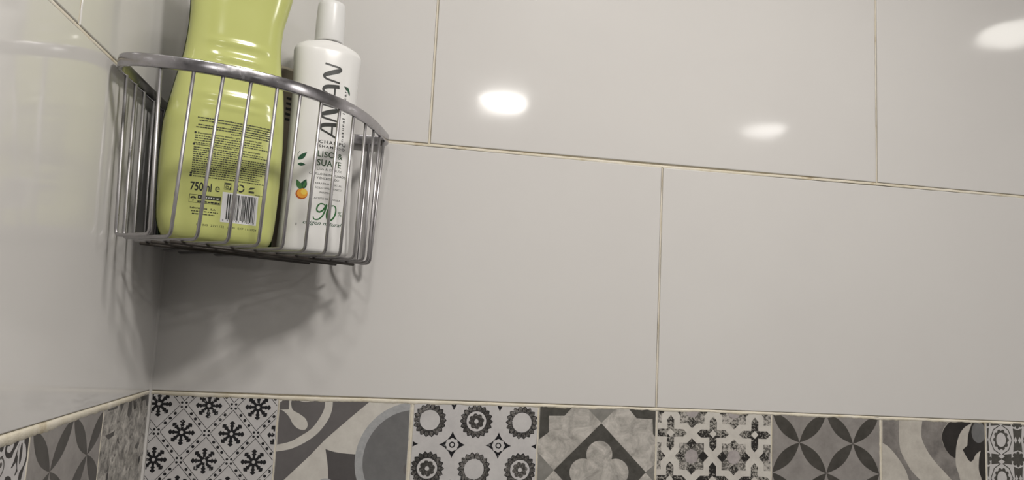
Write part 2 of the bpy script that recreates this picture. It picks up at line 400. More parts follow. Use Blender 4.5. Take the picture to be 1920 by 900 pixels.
for r in range(3):
    for c_ in range(3): gear((gx0+dx*c_, gz0-dz*r), (r+c_) % 2 == 1)
    for c_ in range(-1, 4):
        cx, cz = gx0+dx*(c_+.5)+.0002, gz0-dz*(r-.5)
        cz -= dz if True else 0
        hw = dx*.28
        pts = []
        for q in range(4):
            t = q*PI/2
            a = Vector((math.cos(t), math.sin(t)))*hw; b2 = Vector((math.cos(t+PI/2), math.sin(t+PI/2)))*hw
            mid = (a+b2)*.5*.52
            for s_ in range(6):
                tt = s_/6; pts.append(Vector((cx, cz))+(1-tt)**2*a+2*tt*(1-tt)*mid+tt*tt*b2)
        p.poly(pts, 'ink_worn', 1)
        for q in range(8):
            t = q*PI/4; p.disc((cx+math.cos(t)*hw*.33, cz+math.sin(t)*hw*.33), hw*.18, 'tile_light', 2, n=12)
        p.disc((cx, cz), hw*.36, 'tile_light', 3, n=20); p.disc((cx, cz), hw*.23, 'ink_worn', 4, n=18); p.disc((cx, cz), hw*.14, 'tile_light', 5, n=14)
for c_ in range(2):
    cx = gx0+dx*(c_+.5); zt = K(355, 72)[1]; p.poly([(cx-.0032, zt), (cx+.0032, zt), (cx, zt-.0065)], 'ink_worn', 1)
p.build(o)

# --- quatrefoil tile
o, p = bandtile(PB, wall_back, .4384, .5850, -.0032, 'tile_mottle', 'patterned tile with a pale quatrefoil inside a charcoal diamond')
p.poly(P2('960,60 1250,60 1220,101 1170,155 1055,155 1055,275 960,345'), 'tile_charcoal', 1)
p.poly(P2('1620,60 1880,60 1880,360 1850,327 1820,290 1816,180 1700,174 1648,112'), 'tile_charcoal', 1)
p.poly(P2('1310,60 1590,60 1550,103 1440,207 1340,102'), 'tile_midgrey', 1)
p.poly(P2('960,415 980,432 1092,555 985,668 960,690'), 'tile_midgrey', 1)
p.poly(P2('1880,475 1850,500 1762,570 1880,700'), 'tile_midgrey', 1)
p.poly(P2('1440,210 1766,570 1432,935 1090,555'), 'tile_charcoal', 2)
rq = abs(K(1425+95, 445)[0]-K(1425, 445)[0])
for q in ((1425, 440), (1302, 570), (1545, 572), (1422, 690)): p.disc(K(*q), rq, 'tile_mottle', 3, n=36)
p.poly(P2('1302,475 1545,475 1545,665 1302,665'), 'tile_mottle', 3)
p.build(o)

# --- cross and star tile
o, p = bandtile(PB, wall_back, .5866, .7376, -.0045, 'tile_cream', 'patterned tile with pointed black crosses and eight-point stars on cream')
K = cr(1220, 750, 6, WB)
c1 = Vector(K(702, 380)); px_ = (Vector(K(1170, 395))-Vector(K(223, 365))).length/2; sc = px_/475
pz_ = px_
for i in range(-2, 3):
    for j in range(-2, 3):
        c = c1+Vector((px_*i, pz_*j)); a = 182*sc; b_ = 40*sc; tp = 45*sc
        for t in range(4):
            d = Vector((math.cos(t*PI/2), math.sin(t*PI/2))); q = Vector((-d.y, d.x))
            p.poly([c+d*30*sc-q*b_, c+d*(a-tp)-q*b_, c+d*a, c+d*(a-tp)+q*b_, c+d*30*sc+q*b_], 'ink_star', 1)
        p.poly([c+Vector(v_)*62*sc for v_ in ((1, 0), (0, 1), (-1, 0), (0, -1))], 'ink_star', 2)
        p.poly([c+Vector(v_)*42*sc for v_ in ((1, 0), (0, 1), (-1, 0), (0, -1))], 'tile_cream', 3)
        s = c+Vector((px_/2, pz_/2)); h = 137*sc
        p.poly([s+Vector(v_)*h for v_ in ((1, 1), (-1, 1), (-1, -1), (1, -1))], 'grey_star', 1)
        for t in range(4):
            d = Vector((math.cos(t*PI/2), math.sin(t*PI/2))); q = Vector((-d.y, d.x))
            p.poly([s+d*188*sc, s+d*130*sc+q*58*sc, s+d*72*sc, s+d*130*sc-q*58*sc], 'ink_star', 2)
        p.disc(s, 76*sc, 'tile_mauve', 3, n=8)
p.build(o)

# --- petal tile (also used once on the left wall)
def petals(p, x0, z0, w, base='tile_petal'):
    g = w/4
    for i in range(-1, 6):
        for j in range(-1, 6):
            if (i+j) % 2: continue
            a = Vector((x0+g*i, z0-g*j))
            for sx in (1, -1):
                b_ = a+Vector((g*sx, -g)); d = b_-a; q = Vector((-d.y, d.x)); n = 12
                wd = .155
                up = [a+d*(t/n)+q*wd*math.sin(PI*t/n)**.9 for t in range(n+1)]; dn = [a+d*(t/n)-q*wd*math.sin(PI*t/n)**.9 for t in range(n-1, 0, -1)]
                p.poly(up+dn, base, 1)
o, p = bandtile(PB, wall_back, .7392, .8886, -.0050, 'tile_petalbase', 'patterned tile with charcoal petals crossing on grey, third from the right edge')
K = cr(1220, 740, 2.743, WB)
va = K(765, 246); vb = K(1040, 258)
petals(p, va[0]-(vb[0]-va[0])/2, va[1]+(vb[0]-va[0])/2, (vb[0]-va[0])*2)
p.build(o)

# --- wave tile
o, p = bandtile(PB, wall_back, .8922, 1.0440, -.0060, 'tile_wave', 'patterned tile with flowing grey waves and a black flame shape')
K = cr(1640, 770, 6.857, WB)
p.poly(P2('60,90 315,90')+curve('315,110 310,300 330,500 400,650 480,780 600,910 720,1080')+P2('540,1080 440,890')+curve('440,890 400,770 330,650 240,530 160,450 60,395'), 'tile_wave_grey', 1)
p.poly(P2('615,90 1000,90 985,130')+curve('960,138 885,230 865,340 880,430 940,530 1035,612')+curve('1040,620 1050,720 1085,830 1110,930 1180,1080')+P2('1150,1080 990,890')+curve('990,890 900,790 780,660 680,520 610,370 600,250 615,120'), 'tile_wave_grey', 1)
p.poly(P2('965,90 1270,90 1250,160')+curve('1240,165 1150,220 1085,320 1050,460 1040,612')+curve('1035,612 970,570 900,470 865,345 890,235 965,140'), 'tile_black', 2)
p.poly(curve('1252,160 1215,260 1200,330 1192,440')+curve('1190,452 1165,470 1130,505')+curve('1135,510 1190,610 1230,655 1268,632 1300,565 1362,512')+curve('1360,530 1342,620 1340,760 1375,880 1400,960 1420,1080')+P2('1440,1080 1440,90 1250,90'), 'tile_black', 2)
p.disc(K(1335, 280), abs(K(1425, 280)[0]-K(1335, 280)[0]), 'tile_disc', 3, rz=abs(K(1335, 415)[1]-K(1335, 280)[1]))
p.poly(P2('750,125 800,140 870,146 960,132 960,100 740,100'), 'tile_charcoal', 2)
p.build(o)

# --- rosette tile, cut by the right edge of the frame
o, p = bandtile(PB, wall_back, 1.0456, 1.1950, -.0070, 'tile_light', 'patterned tile at the right edge with small rosettes and bow shapes')
u = K(1725, 375)[0]-K(1625, 375)[0]; pz = (K(1625, 375)[1]-K(1635, 870)[1]); c1 = Vector(K(1625, 375)); px2 = (K(1845, 660)[0]-c1.x)*2
for i in range(-1, 4):
    for j in range(-1, 3):
        c = c1+Vector((px2*i, -pz*j))
        for q in range(10):
            t = 2*PI*q/10; p.disc(c+Vector((math.cos(t)*.80*u, math.sin(t)*.95*u)), u*.22, 'tile_charcoal', 1, n=10)
        p.disc(c, u*.84, 'tile_charcoal', 1, rz=u*1.0); p.disc(c, u*.62, 'tile_light', 2, rz=u*.78)
        for sx in (1, -1):
            for sz in (1, -1):
                a = c+Vector((0, sz*pz*.40)); b_ = c+Vector((sx*px2*.33, 0)); mid = (a+b_)/2+Vector((sx*u*.25, sz*u*.25))
                p.line(a, mid, u*.11, 'tile_charcoal', 1); p.line(mid, b_, u*.11, 'tile_charcoal', 1)
        h = c+Vector((0, -pz/2)); W2, H2 = px2*.30, pz*.14
        p.poly([h+Vector(v_) for v_ in ((-W2, H2), (0, H2*.8), (W2, H2), (W2*1.02, -H2), (0, -H2*.8), (-W2*1.02, -H2))], 'tile_charcoal', 1)
        for sz in (1, -1): p.poly([h+Vector((0, sz*H2*.5))+Vector(v_) for v_ in ((u*.45, 0), (0, H2*.45), (-u*.45, 0), (0, -H2*.45))], 'tile_light', 2)
        h = c+Vector((px2/2, 0)); W2, H2 = px2*.14, pz*.31
        p.poly([h+Vector(v_) for v_ in ((-W2, H2), (0, H2*.85), (W2, H2), (W2*.8, 0), (W2, -H2), (0, -H2*.85), (-W2, -H2), (-W2*.8, 0))], 'tile_charcoal', 1)
        for sx in (1, -1): p.poly([h+Vector((sx*W2*.45, 0))+Vector(v_) for v_ in ((W2*.35, 0), (0, H2*.3), (-W2*.35, 0), (0, -H2*.3))], 'tile_light', 2)
        h = c+Vector((px2/2, -pz/2))
        for q in range(8):
            t = 2*PI*q/8; p.disc(h+Vector((math.cos(t), math.sin(t)))*u*.62, u*.24, 'tile_charcoal', 2, n=10)
        p.disc(h, u*.95, 'tile_light', 1, n=24); p.disc(h, u*.62, 'tile_charcoal', 3, n=20)
p.build(o)
bandx = 1.1966
for i in range(10):
    b2 = min(bandx+.1495, XR); tile(PB, [(bandx, -.156), (b2-.0016, -.156), (b2-.0016, -.0075), (bandx, -.0075)], M['tile_wave' if i % 2 else 'tile_petalbase'], wall_back, name='patterned_tile', bev=.0006); bandx += .1511

# --- left wall band
o, p = bandtile(PL, wall_left, -.1345, -.0006, -.0036, 'tile_distress', 'patterned tile left of the corner, worn to blotchy grey with a few black flecks')
K = cr(0, 680, 4.09, WL)
for q, rr in (((1065, 745), .0030), ((820, 880), .0032), ((1040, 640), .0014), ((900, 590), .0012), ((880, 710), .0012), ((860, 750), .0010), ((1110, 430), .0014)):
    p.disc(K(*q), rr, 'tile_black', 1, rz=rr*1.5, n=9)
for s_ in ('830,360 905,330 900,350 870,362 830,372', '925,310 960,300 940,350 925,400', '990,300 1015,290 1010,370 990,430 975,400', '1020,290 1050,300 1045,350 1025,360', '1080,260 1140,240 1140,330 1120,330 1115,280 1085,300', '805,560 850,540 880,520 870,560 830,590', '1035,640 1060,600 1068,620 1045,670', '905,560 915,620 905,620'):
    p.poly(P2(s_), 'tile_charcoal', 1)
p.build(o)
o, p = bandtile(PL, wall_left, -.2790, -.1361, -.0046, 'tile_petalbase', 'patterned tile with charcoal petals on the left wall, beside the worn tile')
va = K(380, 838); vb = K(665, 718); wv = (vb[0]-va[0])*2
petals(p, va[0]-wv/4, va[1]+wv/4, wv)
p.build(o)
o, p = bandtile(PL, wall_left, -.4290, -.2815, -.0060, 'tile_light', 'patterned tile at the left edge with black swirls and an eyed oval')
K = cr(0, 800, 9, WL)
for s_ in ('180,240 350,190 300,300 230,430 200,520 150,540 100,520 80,440 90,350 110,290 160,280 170,330 130,330 110,400 130,440 170,440 220,360 240,290',
           '350,230 440,150 500,150 515,220 510,340 470,520 400,700 350,900 300,900 320,780 400,640 440,500 440,380 430,300 380,250 340,280 300,370 290,470 310,560 300,620 330,590 350,600 310,720 250,830 240,820 280,700 270,600 200,700 180,700 230,590 290,400',
           '0,300 40,330 70,300 60,380 30,430 0,420', '0,520 60,480 40,530 0,560', '90,850 140,830 180,860 190,920 70,920'):
    p.poly(P2(s_), 'tile_black', 1)
cq = Vector(K(350, 450)); ra = abs(K(352, 450)[0]-K(305, 450)[0])
p.disc(cq, ra*.95, 'tile_light', 2, rz=.0135); p.disc(cq, ra*.45, 'tile_black', 3, rz=.0075)
p.arc(Vector(K(-20, 700)), .006, .0072, -PI/2, PI/2, 'tile_charcoal', 2); p.disc(K(10, 650), .0018, 'tile_charcoal', 2)
p.build(o)
a = -.4306
for i in range(17):
    b2 = max(a-.1495, YF); tile(PL, [(b2+.0008, -.156), (a-.0008, -.156), (a-.0008, -.006), (b2+.0008, -.006)], M['tile_petalbase' if i % 2 else 'tile_light'], wall_left, name='patterned_tile', bev=.0006); a -= .151

# ------------------------------------------------------------------ wire corner shelf
shelf = empty('corner_wire_shelf', (0, 0, .1503), 'chrome wire corner shelf with a flat rounded rim, holding the bottles', 'shower shelf')
SO = Vector((0, 0, .1503))
def tube(name, pts, r, mat, parent, seg=10, O=SO, cap=True):
    P = [Vector(q)-O for q in pts]; v = []; f = []; nrm = None
    for i, q in enumerate(P):
        t = (P[min(i+1, len(P)-1)]-P[max(i-1, 0)]).normalized()
        if nrm is None: nrm = t.orthogonal().normalized()
        nrm = (nrm-t*nrm.dot(t)).normalized(); bn = t.cross(nrm)
        v += [tuple(q+(nrm*math.cos(2*PI*j/seg)+bn*math.sin(2*PI*j/seg))*r) for j in range(seg)]
        if i:
            for j in range(seg): a_ = seg*i; f.append((a_+j, a_+(j+1) % seg, a_-seg+(j+1) % seg, a_-seg+j))
    if cap: f.append(tuple(range(seg))); f.append(tuple(range(len(v)-seg, len(v))))
    return mesh(name, v, f, mat, parent, smooth=True)
RZ0, RZ1 = .2938, .3053
rimpts = [(.2372, -.016), (.2345, -.031), (.2298, -.052), (.2232, -.077), (.2150, -.102), (.2040, -.1265), (.1908, -.1480), (.1745, -.1672), (.1567, -.1845), (.1375, -.1985), (.1160, -.2100), (.0940, -.2185), (.0705, -.2242), (.046, -.2270), (.026, -.2262), (.0135, -.2215), (.0078, -.2125), (.0062, -.200),
          (.0060, -.150), (.0060, -.100), (.0060, -.050), (.0060, -.018), (.0075, -.0085), (.018, -.0060), (.060, -.0060), (.120, -.0060), (.180, -.0060), (.222, -.0060), (.2325, -.0078)]
path = catmull([Vector((x, y, 0)) for x, y in rimpts], 6, True)
prof = []                                                # rim section: flat bar with rounded edges and a slightly domed outer face
hw, hh, rr = .0021, (RZ1-RZ0)/2, .0011
for cx, cz, a0 in ((hw-rr, hh-rr, 0), (-hw+rr, hh-rr, PI/2), (-hw+rr, -hh+rr, PI), (hw-rr, -hh+rr, 1.5*PI)):
    for j in range(4): t = a0+j*PI/6; prof.append((cx+rr*math.cos(t), cz+rr*math.sin(t)))
prof.append((hw+.0003, 0))
v = []; f = []; n = len(path); kk = len(prof)
for i, q in enumerate(path):
    t = (path[(i+1) % n]-path[i-1]).normalized(); nr = Vector((-t.y, t.x, 0))
    if nr.dot(q-Vector((.09, -.08, 0))) < 0: nr = -nr
    for dx_, dz_ in prof: v.append(tuple(q+nr*dx_+Vector((0, 0, (RZ0+RZ1)/2+dz_))-SO))
for i in range(n):
    a_, b_ = i*kk, ((i+1) % n)*kk
    for j in range(kk): f.append((a_+j, a_+(j+1) % kk, b_+(j+1) % kk, b_+j))
mesh('rim', v, f, M['chrome'], shelf, smooth=True)
top = [(.0450, -.2265), (.0715, -.2240), (.0946, -.2180), (.1166, -.2095), (.1378, -.1985), (.1567, -.1845), (.1745, -.1670), (.1908, -.1480), (.2035, -.1270), (.2150, -.1025), (.2230, -.0775), (.2296, -.0530), (.2342, -.0320)]
bot = [(.046, -.212), (.0605, -.204), (.0795, -.192), (.1035, -.180), (.1280, -.167), (.1475, -.150), (.1665, -.133), (.1850, -.117), (.1985, -.099), (.2120, -.080), (.2215, -.060), (.2258, -.040), (.2275, -.020)]
topl = [-.193, -.168, -.143, -.113, -.078, -.042]
ZB = .1520; RR = .0016
rods = []
def fillet(pts, r, n=5):
    out = [Vector(pts[0])]
    for i in range(1, len(pts)-1):
        a_, b_, c_ = Vector(pts[i-1]), Vector(pts[i]), Vector(pts[i+1])
        d1 = (a_-b_); d2 = (c_-b_); rr_ = min(r, d1.length*.45, d2.length*.45)
        s_, e_ = b_+d1.normalized()*rr_, b_+d2.normalized()*rr_
        for j in range(n+1): t = j/n; out.append((1-t)**2*s_+2*t*(1-t)*b_+t*t*e_)
    out.append(Vector(pts[-1])); return out
rear = []
for i, ((tx, ty), (bx_, by_)) in enumerate(zip(top, bot)):
    dx_, dy_ = -.77, .64
    t1 = (bx_-.0085)/.77; t2 = (-.0085-by_)/.64; t = min(t1, t2)
    rx, ry = bx_+dx_*t, by_+dy_*t
    rt = (.0072, topl[i]) if i < 6 and t1 < t2 else (rx+(.004 if t2 < t1 else 0), ry if t2 < t1 else ry)
    if t2 < t1: rt = (rx+.003, -.0072)
    rear.append((rx, ry))
    pts = fillet([(tx, ty, RZ0+.001), (bx_, by_, ZB), (rx, ry, ZB), (rt[0], rt[1], RZ0+.001)], .0065)
    tube('wire', pts, RR, M['wire'], shelf)
# three cross wires added under the floor wires; grimy colour also paints in shade
M['grime_shade'] = principled('rust_and_shade_wire', (.035, .028, .022), .55)
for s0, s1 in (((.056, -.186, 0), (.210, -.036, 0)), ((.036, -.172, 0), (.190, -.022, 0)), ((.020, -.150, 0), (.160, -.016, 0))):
    a_, b_ = Vector(s0), Vector(s1); tube('cross_wire', [a_+Vector((0, 0, ZB-2*RR)), (a_+b_)/2+Vector((0, 0, ZB-2*RR)), b_+Vector((0, 0, ZB-2*RR))], RR, M['grime_shade'], shelf)

# ------------------------------------------------------------------ bottles
class Bottle:
    def __init__(s, outline, thick, nexp, ridges=()):
        s.ol, s.th, s.n, s.rg = outline, thick, nexp, ridges   # outline: z -> (left, right)
    def L(s, z): return smoothlerp(z, s.ol[0])
    def R(s, z): return smoothlerp(z, s.ol[1])
    def T(s, z): return smoothlerp(z, s.th)
    def ridge(s, x, z, u):
        d = 0
        for zc, amp, wd, half in s.rg:
            zz = z-zc-abs(x/half)**2*0
            d += amp*math.exp(-(zz/wd)**2)*max(0, 1-(abs(x-.003)/half)**2)
        return d
    def front(s, x, z, off=0):
        l, r, t = s.L(z), s.R(z), s.T(z); c, w_ = (l+r)/2, (r-l)/2; u = min(.999, abs((x-c)/w_))
        return (x, -(t*(1-u**s.n)**(1/s.n))-s.ridge(x, z, u)-off, z)
    def body(s, name, zs, mat, parent, cols=96):
        v = []; f = []
        for z in zs:
            l, r, t = s.L(z), s.R(z), s.T(z); c, w_ = (l+r)/2, (r-l)/2
            for j in range(cols):
                a_ = 2*PI*j/cols; ca, sa = math.cos(a_), math.sin(a_)
                x = c+w_*math.copysign(abs(ca)**(2/s.n), ca); y = -t*math.copysign(abs(sa)**(2/s.n), sa)
                if sa > 0: y -= s.ridge(x, z, 0)*min(1, sa*2)
                v.append((x, y, z))
        for i in range(1, len(zs)):
            for j in range(cols): f.append(((i-1)*cols+j, (i-1)*cols+(j+1) % cols, i*cols+(j+1) % cols, i*cols+j))
        f.append(tuple(range(cols))); f.append(tuple(range((len(zs)-1)*cols, len(zs)*cols)))
        return mesh(name, v, f, mat, parent, smooth=True)
def zrange(a_, b_, n): return [a_+(b_-a_)*i/n for i in range(n+1)]
class Label:                                             # print wrapped on a bottle's front
    def __init__(s, B, dx=0): s.B = B; s.v = []; s.f = []; s.m = []; s.mats = []
    def mi(s, mat):
        if mat not in s.mats: s.mats.append(mat)
        return s.mats.index(mat)
    def add(s, pts, faces, mat, layer=1):
        n = len(s.v); i = s.mi(mat)
        s.v += [s.B.front(x, z, .00012*layer) for x, z in pts]
        for f_ in faces: s.f.append(tuple(n+k_ for k_ in f_)); s.m.append(i)
    def poly(s, pts, mat, layer=1):
        s.add(pts, [tuple(t) for t in tessellate_polygon([[Vector((q[0], q[1], 0)) for q in pts]])], mat, layer)
    def rect(s, x0, x1, z0, z1, mat, layer=1, nx=1, nz=1):
        P_ = [(x0+(x1-x0)*i/nx, z0+(z1-z0)*j/nz) for j in range(nz+1) for i in range(nx+1)]
        s.add(P_, [(j*(nx+1)+i, j*(nx+1)+i+1, (j+1)*(nx+1)+i+1, (j+1)*(nx+1)+i) for j in range(nz) for i in range(nx)], mat, layer)
    def disc(s, x, z, r, mat, layer=1, rz=None, n=20):
        P_ = [(x, z)]+[(x+r*k_*math.cos(2*PI*i/n), z+(rz or r)*k_*math.sin(2*PI*i/n)) for k_ in (.34, .67, 1) for i in range(n)]
        s.add(P_, [(0, 1+i, 1+(i+1) % n) for i in range(n)]+[(1+q*n+i, 1+(q+1)*n+i, 1+(q+1)*n+(i+1) % n, 1+q*n+(i+1) % n) for q in (0, 1) for i in range(n)], mat, layer)
    def ring(s, x, z, r0, r1, mat, layer=1, a0=0, a1=2*PI, n=20):
        for i in range(n):
            t0, t1 = a0+(a1-a0)*i/n, a0+(a1-a0)*(i+1)/n
            s.add([(x+r*math.cos(t), z+r*math.sin(t)) for r, t in ((r0, t0), (r1, t0), (r1, t1), (r0, t1))], [(0, 1, 2, 3)], mat, layer)
    def stroke(s, pts, w_, mat, layer=1):                # w_: width, or a list per point
        n = len(pts); V = [Vector((q[0], q[1])) for q in pts]; a_ = []; b_ = []
        for i in range(n):
            d = (V[min(i+1, n-1)]-V[max(i-1, 0)])
            d = d.normalized() if d.length > 0 else Vector((1, 0))
            q = Vector((-d.y, d.x))*(w_[i] if isinstance(w_, list) else w_)/2
            a_.append(tuple(V[i]+q)); b_.append(tuple(V[i]-q))
        s.add(a_+b_, [(i, i+1, n+i+1, n+i) for i in range(n-1)], mat, layer)
    def text(s, txt, x, z, mat, height=None, width=None, bold=0, shear=0, rot=False, layer=1, spacing=1):
        """(x, z): left end of the baseline; height: capital height; width: total"""
        cu = bpy.data.curves.new('lettering', 'FONT'); cu.body = txt; cu.size = 1; cu.offset = bold; cu.shear = shear; cu.resolution_u = 3; cu.space_character = spacing
        ob = bpy.data.objects.new('lettering', cu); C.objects.link(ob)
        bpy.context.view_layer.update()
        dg = bpy.context.evaluated_depsgraph_get(); me = ob.evaluated_get(dg).to_mesh()
        vv = [(q.co.x, q.co.y) for q in me.vertices]; ff = [tuple(q.vertices) for q in me.polygons]
        ob.evaluated_get(dg).to_mesh_clear(); bpy.data.objects.remove(ob); bpy.data.curves.remove(cu)
        if not vv: return
        x0 = min(q[0] for q in vv); x1 = max(q[0] for q in vv); hcap = .69
        sz = height/hcap if height else width/(x1-x0); sx = width/(x1-x0) if width else sz
        if rot: pts = [(x-q[1]*sz, z+(q[0]-x0)*sx) for q in vv]
        else: pts = [(x+(q[0]-x0)*sx, z+q[1]*sz) for q in vv]
        s.add(pts, ff, mat, layer)
    def microtext(s, x0, x1, z, h, mat, rnd, fill=.9, layer=1):   # a line of print too small to read
        x = x0
        while x < x1-.0006:
            w_ = min(rnd.uniform(.0008, .0032), x1-x); s.rect(x, x+w_*fill, z-h/2*rnd.uniform(.6, 1), z+h/2*rnd.uniform(.6, 1), mat, layer); x += w_+rnd.uniform(.0002, .0004)
    def build(s, name, parent, extra=None):
        o = mesh(name, s.v, s.f, [M[k_] for k_ in s.mats], parent, fm=s.m, recalc=False)
        bm = bmesh.new(); bm.from_mesh(o.data); bm.normal_update()
        bmesh.ops.reverse_faces(bm, faces=[q for q in bm.faces if q.normal.y > 0]); bm.to_mesh(o.data); bm.free(); return o

# --- lime green bottle (local frame: z kept as room height minus the base height)
GZ = .1540
sh = lambda L_: [(z-GZ, x) for z, x in L_]
gl = sh([(.154, -.036), (.1555, -.0415), (.1582, -.0469), (.1682, -.0520), (.1811, -.0545), (.2073, -.0560), (.239, -.0570), (.2686, -.0568), (.2879, -.0542), (.3103, -.0506), (.3302, -.0470), (.3473, -.0441), (.3784, -.0424), (.4008, -.0431), (.425, -.0455), (.445, -.0465), (.462, -.041), (.470, -.030), (.474, -.017)])
gr = sh([(.154, .044), (.1556, .0500), (.162, .0545), (.1701, .0560), (.1869, .0573), (.2148, .0582), (.2486, .0586), (.2825, .0575), (.3165, .0547), (.3447, .0502), (.3676, .0484), (.3853, .0491), (.4036, .0525), (.4222, .0560), (.436, .0575), (.450, .055), (.462, .047), (.470, .034), (.474, .017)])
gt = [(0, .016), (.0015, .0205), (.005, .0245), (.015, .0270), (.06, .0275), (.13, .0270), (.17, .0250), (.20, .0225), (.24, .0225), (.28, .0240), (.30, .022), (.312, .017), (.320, .011)]
ridg = [(.3560-GZ, .0010, .0035, .036), (.3405-GZ, .0013, .0042, .034), (.3285-GZ, .0011, .0036, .034), (.3000-GZ, .0012, .0045, .040), (.2895-GZ, .0008, .0030, .036)]
green = empty('shower_gel_bottle', (.0755, -.1090, GZ), 'large lime green bottle with black small print and a barcode, left in the wire shelf', 'bottle', rz=math.radians(22))
GB = Bottle((gl, gr), gt, 2.7, ridg)
GB.body('bottle_body', [0, .0004, .001, .002, .0035, .006, .010, .016] + zrange(.022, .320, 170), M['lime'], green, 112)
def lathe(name, prof_, mat, parent, loc=(0, 0, 0), seg=48, sx=1, sy=1):
    v = []; f = []
    for r, z in prof_: v += [(loc[0]+r*sx*math.cos(2*PI*j/seg), loc[1]+r*sy*math.sin(2*PI*j/seg), loc[2]+z) for j in range(seg)]
    for i in range(1, len(prof_)):
        for j in range(seg): f.append(((i-1)*seg+j, (i-1)*seg+(j+1) % seg, i*seg+(j+1) % seg, i*seg+j))
    f.append(tuple(range(seg))); f.append(tuple(range(len(v)-seg, len(v))))
    return mesh(name, v, f, mat, parent, smooth=True)
v = []; f = []; zz = [.0008, .002, .004, .007] + zrange(.012, .250, 60); nc = 40
for z in zz:
    t = GB.T(max(z, .012)); l = GB.L(max(z, .010)); r = max(GB.R(max(z, .010)), .0560 if z < .03 else 0); c, w_ = (l+r)/2, (r-l)/2+.0004
    for j in range(nc+1):
        a_ = PI+PI*j/nc; ca, sa = math.cos(a_), math.sin(a_)
        v.append((c+w_*math.copysign(abs(ca)**(2/2.7), ca), (t+.0004)*abs(sa)**(2/2.7), z))
for i in range(1, len(zz)):
    for j in range(nc): f.append(((i-1)*(nc+1)+j, (i-1)*(nc+1)+j+1, i*(nc+1)+j+1, i*(nc+1)+j))
M['dark_label'] = principled('dark_green_label', (.025, .075, .018), .35)
mesh('front_label', v, f, M['dark_label'], green, smooth=True)['label'] = 'dark green label facing the corner'
lathe('bottle_cap', [(.0150, .3195), (.0200, .3200), (.0205, .3210), (.0200, .345), (.0185, .3475), (.010, .3485)], M['lime_cap'], green, seg=40)
lb = Label(GB); rnd = random.Random(4)
Z = lambda z: z-GZ
# faint upper block: bands of tiny print
for i, (z, x0, x1) in enumerate([(.2748, -.0293, .0405), (.2722, -.0275, .0405), (.2700, .0010, .0405), (.2676, -.0283, .0405), (.2652, -.0300, .0405), (.2628, .002, .0405)]):
    lb.microtext(x0, x1, Z(z), .0014, 'ink_soft', rnd, .97)
lb.disc(-.0300, Z(.2596), .0011, 'ink'); lb.text('Dermatol\u00f3gicamente testado - pH neutro para la piel', -.0280, Z(.2588), 'ink', height=.0016, width=.0600, bold=.02)
z = .2568
for i in range(4):
    lb.microtext(-.0303, .0335 if i < 2 else (.012 if i == 3 else .0395), Z(z), .0013, 'ink_soft', rnd); z -= .00235
lb.disc(-.0303, Z(.2482), .0011, 'ink'); lb.text('Dermatologicamente testado - pH neutro para a pele', -.0285, Z(.2474), 'ink', height=.0016, width=.0600, bold=.02)
z = .2452
for i in range(12):
    x1 = (.0350, .0395, .010, .0395, .0395, .0395, .0395, .0395, .0395, .0360, .0300, .034)[i]
    lb.microtext(-.0303, x1, Z(z), .0013, 'ink_soft', rnd); z -= .00215
lb.disc(-.0305, Z(.2198), .0011, 'ink'); lb.microtext(-.0285, .0330, Z(.2196), .0012, 'ink_soft', rnd)
lb.disc(-.0305, Z(.2174), .0011, 'ink'); lb.microtext(-.0285, .0380, Z(.2172), .0012, 'ink_soft', rnd)
lb.text('750ml', -.0300, Z(.2036), 'ink', height=.0078, width=.0190, bold=.022)
lb.text('e', -.0078, Z(.2042), 'ink', height=.0078, width=.0042)
# recycling box
bx0, bx1, bz0, bz1 = -.0300, -.0018, .1915, .1994
for q in ((bx0, bx1, bz0, bz0+.0004), (bx0, bx1, bz1-.0004, bz1), (bx0, bx0+.0004, bz0, bz1), (bx1-.0004, bx1, bz0, bz1)): lb.rect(q[0], q[1], Z(q[2]), Z(q[3]), 'ink', nx=4)
lb.ring(-.0264, Z(.1950), .0011, .0026, 'ink', a0=.2, a1=PI-.2); lb.rect(-.0267, -.0261, Z(.1928), Z(.1955), 'ink')
lb.rect(-.0225, -.0022, Z(.1955), Z(.1990), 'ink_soft', nx=6); lb.microtext(-.0225, -.0025, Z(.1930), .0018, 'ink', rnd); lb.microtext(-.0215, -.0030, Z(.1973), .0016, 'paper', rnd, .5, 2)
lb.text('Laboratorios', -.0282, Z(.1859), 'ink', height=.0016, width=.0150, bold=.03); lb.text('S.A.', -.0102, Z(.1857), 'ink', height=.0015, width=.0050, bold=.02)
lb.microtext(-.0272, -.0030, Z(.1836), .0012, 'ink_soft', rnd, .8); lb.microtext(-.0262, -.0060, Z(.1810), .0013, 'ink_soft', rnd)
# recycling marks over the barcode
lb.ring(.0035, Z(.2110), .0044, .0048, 'ink', n=4, a0=PI/4, a1=2*PI+PI/4); lb.rect(.0008, .0060, Z(.2125), Z(.2142), 'ink_soft', nx=2)
lb.ring(.0030, Z(.2100), .0012, .0019, 'ink', n=4, a0=PI/4, a1=2*PI+PI/4); lb.poly([(.0052, Z(.2080)), (.0068, Z(.2080)), (.0060, Z(.2118))], 'ink')
lb.ring(.0155, Z(.2105), .0026, .0040, 'ink', a0=PI*.1, a1=PI*.62); lb.ring(.0155, Z(.2105), .0026, .0040, 'ink', a0=PI*.72, a1=PI*1.3); lb.ring(.0155, Z(.2105), .0026, .0040, 'ink', a0=PI*1.38, a1=PI*2.02)
lb.poly([(.0232, Z(.2110)), (.0250, Z(.2128)), (.0300, Z(.2132)), (.0270, Z(.2112)), (.0240, Z(.2106))], 'ink'); lb.rect(.0236, .0290, Z(.2072), Z(.2092), 'ink_soft', nx=2); lb.microtext(.030, .038, Z(.2058), .0006, 'ink', rnd)
